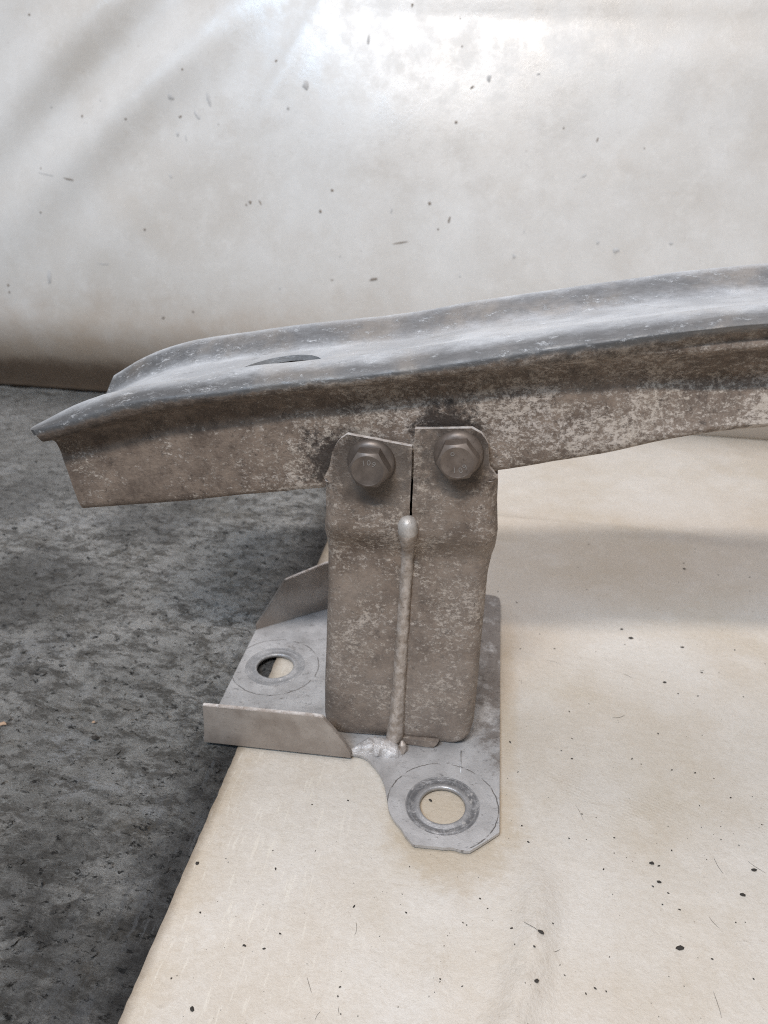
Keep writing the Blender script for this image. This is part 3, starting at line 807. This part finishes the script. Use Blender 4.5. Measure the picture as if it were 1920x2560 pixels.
# bracket shell: two pressed halves meeting at a welded seam
LOUT = [(2.0, -42.5), (5, -43.4), (16.4, -43.7), (41.7, -42.6), (88.5, -40.3), (117, -39.2), (130.6, -39.3), (143.8, -37.2), (149, -37.1), (158, -36.9), (164, -36.0),
        (169.9, -33.3), (177.8, -31.6), (182.1, -29.1), (184.3, -27.0), (185.6, -24.9)]
ROUT = [(2.0, 31.0), (5, 34.0), (9, 36.4), (18.8, 38.6), (43.5, 39.2), (70.7, 39.5), (92.9, 40.0), (110.3, 40.3), (120, 41.6), (127.5, 43.0), (140.4, 43.4),
        (149.6, 42.2), (160, 42.0), (169.5, 41.7), (171.5, 39.8), (173.0, 37.9), (176, 37.3), (184.7, 36.4), (188.2, 34.5), (190.4, 32.0), (191.4, 29.2)]
SEAM = [(0, -3.9), (7.7, -3.6), (22, -2.6), (41.4, -1.7), (62.4, -0.9), (84.8, -0.1), (103.8, 0.7), (117.5, 1.3), (128.5, 1.9), (147, 3.6), (165, 4.0), (192, 4.3)]

def shell_y(z):
    y = -0.0015 + 0.0105 * sm(0.141, 0.119, z)
    y -= 0.0045 * sm(0.118, 0.03, z)
    y += 0.0042 * (1 - sm(0.002, 0.013, z)) ** 1.5
    return y

def build_half(side):
    OUT = LOUT if side < 0 else ROUT
    ztop_out, ztop_in = (0.1856, 0.1815) if side < 0 else (0.1914, 0.1898)
    zside = 0.163 if side < 0 else 0.1690
    NU, NC, NS, NV = 20, 6, 4, 84
    bm = bmesh.new()
    rows = []
    for iv in range(NV + 1):
        v = iv / NV
        row = []
        zr = 0.0045 + (ztop_out - 0.0045) * v
        rad = 0.0075
        has_side = zr < zside + 1e-6
        for iu in range(NU + NC + NS + 1):
            fu = min(iu, NU) / NU
            zb = 0.0045
            zt = ztop_in + (ztop_out - ztop_in) * fu
            z = zb + (zt - zb) * v
            xs = interp(SEAM, z * 1000) / 1000
            xs += side * (0.00055 if z > 0.145 else 0.0)
            xo = interp(OUT, zr * 1000) / 1000
            r = rad if has_side else 0.0
            # ease between the boxed part and the flat tab
            r = rad * (1 - sm(zside - 0.004, zside + 0.001, zr))
            xf = xo - side * r
            y0 = shell_y(z)
            if iu <= NU:
                x = xs + (xf - xs) * fu
                d = abs(x - xs)
                if z < 0.15:
                    y0 += 0.0012 * exp(-(d / 0.004) ** 2)
                y = y0
            elif iu <= NU + NC:
                a = (iu - NU) / NC * pi / 2
                x = xf + side * r * sin(a)
                y = y0 + r * (1 - cos(a))
            else:
                s = (iu - NU - NC) / NS
                x = xo - side * 0.002 * s
                y = y0 + r + (0.083 - y0 - r) * s
            q = Vector((x * 45, y * 45 + side * 3, z * 45))
            w = 0.0010 * noise.noise(q) * sm(0.165, 0.14, z) + 0.00012 * noise.noise(q * 6)
            row.append(bm.verts.new((x, y + w, z)))
        rows.append((row, zr))
    for (a, za), (b, zb_) in zip(rows, rows[1:]):
        for j in range(len(a) - 1):
            if j >= NU and zb_ > zside:
                continue
            f = (a[j], a[j + 1], b[j + 1], b[j]) if side > 0 else (a[j], b[j], b[j + 1], a[j + 1])
            bm.faces.new(f)
    for vtx in [v for v in bm.verts if not v.link_faces]:
        bm.verts.remove(vtx)
    me = bpy.data.meshes.new('shell_half')
    bmesh.ops.remove_doubles(bm, verts=bm.verts, dist=0.00002)
    bm.normal_update()
    # normals must look towards the camera side
    fc = [f for f in bm.faces if abs(f.normal.y) > 0.8]
    if sum(f.normal.y for f in fc[:400]) > 0:
        bmesh.ops.reverse_faces(bm, faces=bm.faces)
    bm.to_mesh(me)
    bm.free()
    o = link('shell_half', me, [M_SHELL, M_EDGE], SHELL)
    md = o.modifiers.new('thick', 'SOLIDIFY')
    md.thickness = 0.0024
    md.offset = -1
    md.material_offset_rim = 1
    bpy.context.view_layer.update()
    bake(o)
    autosmooth(o, 50)
    return o

# back wall of the crash box carries the two halves (thing > part > sub-part)
def build_back_wall():
    bm = bmesh.new()
    rows = []
    for iv in range(13):
        z = 0.0045 + (0.162 - 0.0045) * iv / 12
        xl, xr = interp(LOUT, z * 1000) / 1000 + 0.0012, interp(ROUT, z * 1000) / 1000 - 0.0032
        rows.append([bm.verts.new((xl + (xr - xl) * u / 6, 0.0835, z)) for u in range(7)])
    for a, b in zip(rows, rows[1:]):
        for j in range(6):
            bm.faces.new((a[j], a[j + 1], b[j + 1], b[j]))
    o = from_bm('crash_box', bm, [M_SHELL], ROOT)
    md = o.modifiers.new('thick', 'SOLIDIFY')
    md.thickness = 0.0024
    md.offset = 1
    bpy.context.view_layer.update()
    bake(o)
    return o
SHELL = build_back_wall()
HL = build_half(-1)
HR = build_half(1)

# small tongue at the foot of the right half
def build_tongue():
    bm = bmesh.new()
    pts = [(-0.001, 0.0085), (0.0205, 0.0085), (0.0195, 0.0062), (0.0175, 0.0036), (-0.0002, 0.0046)]
    f = [bm.verts.new((x, 0.0034, z)) for x, z in pts]
    b = [bm.verts.new((x, 0.0058, z)) for x, z in pts]
    bm.faces.new(f)
    bm.faces.new(b[::-1])
    for i in range(len(pts)):
        j = (i + 1) % len(pts)
        bm.faces.new((f[i], b[i], b[j], f[j]))
    from_bm('foot_tongue', bm, [M_SHELL], SHELL, False)
build_tongue()

def build_weld():
    key = [(2.4, 147.2, 0.6), (2.4, 146.4, 2.8), (2.4, 144.8, 4.2), (2.4, 142.5, 4.9), (2.4, 139, 4.9), (2.3, 135.5, 4.5), (2.1, 131.5, 3.9), (1.8, 127, 3.3), (1.3, 117.5, 3.2), (0.7, 103.8, 3.2),
           (-0.1, 84.8, 3.3), (-0.9, 62.4, 3.5), (-1.7, 41.4, 3.8), (-2.4, 25, 4.3), (-3.0, 15, 4.8), (-3.5, 8.0, 5.2), (-3.9, 3.2, 5.4)]
    path, rad = [], []
    for (x1, z1, r1), (x2, z2, r2) in zip(key, key[1:]):
        k = max(1, int((z1 - z2) / 2.2))
        for s in range(k):
            f = s / k
            z = (z1 + (z2 - z1) * f) / 1000
            x = (x1 + (x2 - x1) * f) / 1000 + 0.0003 * noise.noise(Vector((0, 0, z * 60)))
            path.append((x, shell_y(max(z, 0.014)) + 0.0004, z))
            rad.append((r1 + (r2 - r1) * f) / 1000)
    bm = bmesh.new()
    tube(bm, path, [r * (0.95 + 0.018 * sin(i * 1.35) * (0 if p[2] > 0.13 else 1)) for i, (r, p) in enumerate(zip(rad, path))], 18, 0.045)
    for f in bm.faces:
        if f.calc_center_median().z > 0.1395:
            f.material_index = 1
    o = from_bm('weld_bead', bm, [M_WELD, M_BULB], ROOT)
    # bright rough foot of the weld running along the plate to the front flange
    def foot(pts, name, mat, seed, rough, sq):
        bm = bmesh.new()
        pa, ra = [], []
        for (a, b) in zip(pts, pts[1:]):
            for s in range(6):
                f = s / 6
                pa.append(tuple((a[c] + (b[c] - a[c]) * f) / 1000 for c in range(3)))
                ra.append((a[3] + (b[3] - a[3]) * f) / 1000)
        tube(bm, pa, ra, 20, rough, seed, sq)
        return from_bm(name, bm, mat, o)
    foot([(-27.5, -5.5, 3.2, 0.6), (-25, -5.0, 3.6, 2.0), (-21, -4.0, 4.0, 3.4), (-15.5, -2.5, 4.6, 5.2), (-11, -1.5, 4.4, 5.6), (-6, -2.0, 3.4, 5.0), (-1, -2.8, 3.0, 4.0), (1.5, -2.5, 3.0, 1.0)], 'weld_foot', [M_WELDB], 3, 0.30, 1.0)
    foot([(1.0, 0.5, 9.5, 0.6), (1.4, -0.2, 7.5, 1.9), (1.6, -1.2, 5.0, 2.2), (1.2, -2.6, 3.4, 1.5), (0.8, -3.2, 2.8, 0.4)], 'weld_foot', [M_WELD], 8, 0.2, 1.0)
build_weld()

# ------------------------------------------------------------------ base plate
HOLES = [(0.0258, -0.0344), (-0.0865, 0.0595)]
R_SEAT, R_HOLE = 0.0186, 0.0114

def build_plate():
    out = [(54.2, -46.8), (47.6, -53.2), (40.8, -59.4), (38.5, -59.9), (36.1, -59.6), (33.5, -59.0), (31.3, -58.9), (28.0, -59.5), (25.3, -59.4), (20, -59.7), (14.4, -59.8), (11.6, -57.2), (9.1, -54.6), (7.8, -52.2),
           (6.0, -50.1), (3.4, -47.2), (1.0, -43.8), (-0.6, -40.2), (-1.7, -36.1), (-3.0, -31.4), (-4.4, -26.8), (-6.4, -22), (-8.8, -17.9), (-11.2, -14.6), (-13.7, -12.0), (-16.4, -9.2),
           (-19.1, -7.6), (-22.4, -7.0), (-25.7, -6.9), (-60, -6.9), (-109.0, -6.9), (-109.5, 30), (-109.6, 94.8), (-69, 124.6), (-30, 152.5), (-10, 159), (20, 160.5), (44, 160.5), (49, 159.4), (51.4, 156.8), (52.2, 152), (53.2, 50)]
    bm = bmesh.new()
    z = 0.0032
    fine = []
    for i, p in enumerate(out):
        fine.append(p)
        if 10 <= i <= 27:
            p0, p2, p3 = out[i - 1], out[i + 1], out[(i + 2) % len(out)]
            for t in (1 / 3, 2 / 3):
                fine.append(tuple(0.5 * (2 * p[c] + (p2[c] - p0[c]) * t + (2 * p0[c] - 5 * p[c] + 4 * p2[c] - p3[c]) * t * t + (3 * p[c] - p0[c] - 3 * p2[c] + p3[c]) * t ** 3) for c in (0, 1)))
    loops = [[(x / 1000, y / 1000) for x, y in fine]]
    for hx, hy in HOLES:
        loops.append([(hx + R_SEAT * cos(2 * pi * i / 56), hy + R_SEAT * sin(2 * pi * i / 56)) for i in range(56)])
    edges = []
    for lp in loops:
        vs = [bm.verts.new((x, y, z)) for x, y in lp]
        for a, b in zip(vs, vs[1:] + vs[:1]):
            edges.append(bm.edges.new((a, b)))
    bmesh.ops.triangle_fill(bm, use_beauty=True, edges=edges)
    for f in bm.faces:
        if f.normal.z < 0:
            f.normal_flip()
    me = bpy.data.meshes.new('base_plate')
    bm.to_mesh(me)
    bm.free()
    o = link('base_plate', me, [M_PLATE], ROOT, False)
    md = o.modifiers.new('thick', 'SOLIDIFY')
    md.thickness = 0.0018
    md.offset = -1
    bv = o.modifiers.new('bev', 'BEVEL')
    bv.width = 0.0003
    bv.segments = 2
    bv.limit_method = 'ANGLE'
    bpy.context.view_layer.update()
    bake(o)
    # worn washer seat round each hole: shallow step, raised lip, bored edge
    for hx, hy in HOLES:
        bm = bmesh.new()
        la = bm.verts.layers.float.new('ring')
        prof = [(R_SEAT + 0.0001, 0.0028, 0), (R_SEAT - 0.0001, 0.00318, 0.2), (R_SEAT - 0.0006, 0.0029, 0.8), (R_SEAT - 0.0012, 0.0029, 1), (R_SEAT - 0.0018, 0.0031, 0.6), (R_SEAT - 0.0024, 0.0029, 1),
                (R_SEAT - 0.0040, 0.0028, 1.0), (R_HOLE + 0.0026, 0.0029, 0.35), (R_HOLE + 0.0013, 0.0033, 0.0), (R_HOLE + 0.0005, 0.0034, 0), (R_HOLE, 0.0029, 0), (R_HOLE - 0.0001, 0.0013, 0), (R_SEAT, 0.0013, 0)]
        rings = []
        for r, zz, a in prof:
            ring = []
            for i in range(72):
                t = 2 * pi * i / 72
                w = 1 + 0.006 * noise.noise(Vector((cos(t) * 3, sin(t) * 3, r * 500)))
                vtx = bm.verts.new((hx + r * w * cos(t), hy + r * w * sin(t), zz))
                vtx[la] = a * (1.0 if hx > 0 else 0.25)
                ring.append(vtx)
            rings.append(ring)
        for a, b in zip(rings, rings[1:]):
            for i in range(72):
                bm.faces.new((a[i], a[(i + 1) % 72], b[(i + 1) % 72], b[i]))
        from_bm('hole_collar', bm, [M_COLLAR], o)
    # front flange
    def fin(pts, nrm, th, mats, name):
        bm = bmesh.new()
        f = [bm.verts.new(p) for p in pts]
        b = [bm.verts.new(Vector(p) + Vector(nrm) * th) for p in pts]
        bm.faces.new(f)
        bm.faces.new(b)
        n = len(pts)
        for i in range(n):
            j = (i + 1) % n
            bm.faces.new((f[i], b[i], b[j], f[j]))
        for fc in bm.faces:
            fc.material_index = 0
        bmesh.ops.recalc_face_normals(bm, faces=bm.faces)
        bmesh.ops.bevel(bm, geom=bm.edges[:], offset=0.0003, segments=2, affect='EDGES')
        for fc in bm.faces:
            if fc.normal.z > 0.75:
                fc.material_index = 1
        return from_bm(name, bm, mats, o, False)
    fin([(-0.1078, -0.0095, 0.0024), (-0.1065, -0.0095, 0.0150), (-0.1058, -0.0095, 0.0290), (-0.0430, -0.0095, 0.0296), (-0.0400, -0.0095, 0.0290), (-0.0330, -0.0095, 0.0195), (-0.0285, -0.0095, 0.0125), (-0.0255, -0.0095, 0.0065), (-0.0255, -0.0095, 0.0024)],
        (0, 1, 0), 0.0024, [M_FLANGE, M_EDGE], 'front_flange')
    d = Vector((0.0413, 0.0304, 0)).normalized()
    nr = Vector((-d.y, d.x, 0))
    b0 = Vector((-0.1092, 0.0952, 0))
    def q(s, z):
        return tuple(b0 + d * s + Vector((0, 0, z)))
    fin([q(0, 0.0008), q(0.0, 0.006), q(0.0228, 0.0356), q(0.051, 0.0400), q(0.080, 0.0420), q(0.092, 0.030), q(0.096, 0.0008)], tuple(nr), 0.0022, [M_FLANGE, M_EDGE], 'rear_flange')
    # pressed seam line on the plate in front of the box
    bm = bmesh.new()
    tube(bm, [(0.0330, 0.004, 0.0031), (0.0332, -0.006, 0.0031), (0.0336, -0.012, 0.0030)], [0.0005, 0.0006, 0.0002], 8, 0.2, 2)
    from_bm('pressed_line', bm, [M_PLATE], o)
    return o
PLATE = build_plate()

# ------------------------------------------------------------------ bolts
def build_bolt(name='bolt'):
    bm = bmesh.new()
    seg = 48
    # flange washer, axis -Y, seat at y=0
    prof = [(0.0030, 0.0004), (0.0107, 0.0004), (0.0108, -0.0006), (0.0105, -0.0013), (0.0092, -0.0026), (0.0070, -0.0032), (0.0, -0.0032)]
    rings = []
    for r, y in prof[:-1]:
        rings.append([bm.verts.new((r * cos(2 * pi * i / seg), y, r * sin(2 * pi * i / seg))) for i in range(seg)])
    for a, b in zip(rings, rings[1:]):
        for i in range(seg):
            bm.faces.new((a[i], a[(i + 1) % seg], b[(i + 1) % seg], b[i]))
    bm.faces.new(rings[-1])
    w = from_bm(name, bm, [M_BOLT], ROOT)
    autosmooth(w, 40)
    # hex head with the round chamfer of a turned bolt
    bm = bmesh.new()
    af = 0.0079
    def hexr(t):
        t = (t + pi / 6) % (pi / 3) - pi / 6
        return af / cos(t)
    N = 72
    def ring(f, y):
        return [bm.verts.new((f(2 * pi * i / N) * sin(2 * pi * i / N), y(2 * pi * i / N) if callable(y) else y, f(2 * pi * i / N) * cos(2 * pi * i / N))) for i in range(N)]
    yt = -0.0102
    R = [ring(hexr, -0.0028),
         ring(hexr, lambda t: yt + 0.0006 + (hexr(t) - af) * 0.75),
         ring(lambda t: 0.00735, yt + 0.0002), ring(lambda t: 0.0070, yt), ring(lambda t: 0.0066, yt + 0.0002), ring(lambda t: 0.0030, yt + 0.00035)]
    for a, b in zip(R, R[1:]):
        for i in range(N):
            bm.faces.new((a[i], a[(i + 1) % N], b[(i + 1) % N], b[i]))
    bm.faces.new(R[-1])
    h = from_bm('hex_head', bm, [M_BOLT], w)
    autosmooth(h, 25)
    return w, h, yt

def text_mesh(body, size, ext):
    cu = bpy.data.curves.new('txt', 'FONT')
    cu.body = body
    cu.size = size
    cu.extrude = ext
    cu.align_x = 'CENTER'
    cu.align_y = 'CENTER'
    to = bpy.data.objects.new('txt', cu)
    COL.objects.link(to)
    bpy.context.view_layer.update()
    me = bpy.data.meshes.new_from_object(to.evaluated_get(bpy.context.evaluated_depsgraph_get()))
    bpy.data.objects.remove(to)
    return me

W1, H1, YT = build_bolt()
W2 = W1.copy(); COL.objects.link(W2)
W2.data = W1.data.copy(); W2.data.materials[0] = M_BOLTB
H2 = H1.copy(); H2.data = H1.data.copy(); H2.data.materials[0] = M_BOLTB; COL.objects.link(H2); H2.parent = W2
W1.location = (-0.0143, -0.0018, 0.1733)
W2.location = (0.0240, -0.0018, 0.1796)
W2.rotation_euler = (0, radians(-8), 0)
H1.rotation_euler = (0, 0, 0)

def stamp(parent, chars):
    for (c, x, z, rot) in chars:
        me = text_mesh(c, 0.0036, 0.00012)
        o = link('stamped_mark', me, [M_MARK], parent, False)
        o.location = (x, YT + 0.00022, z)
        o.rotation_euler = (radians(90), radians(rot), 0)
stamp(W1, (('1', -0.0016, 0.0034, -8), ('0', 0.0006, 0.0037, 4), ('9', 0.0027, 0.0030, 20)))
stamp(W2, (('1', -0.0014, -0.0035, 8), ('0', 0.0012, -0.0037, -12), ('9', 0.0032, -0.0024, -30), ('o', -0.0014, 0.0043, 20)))
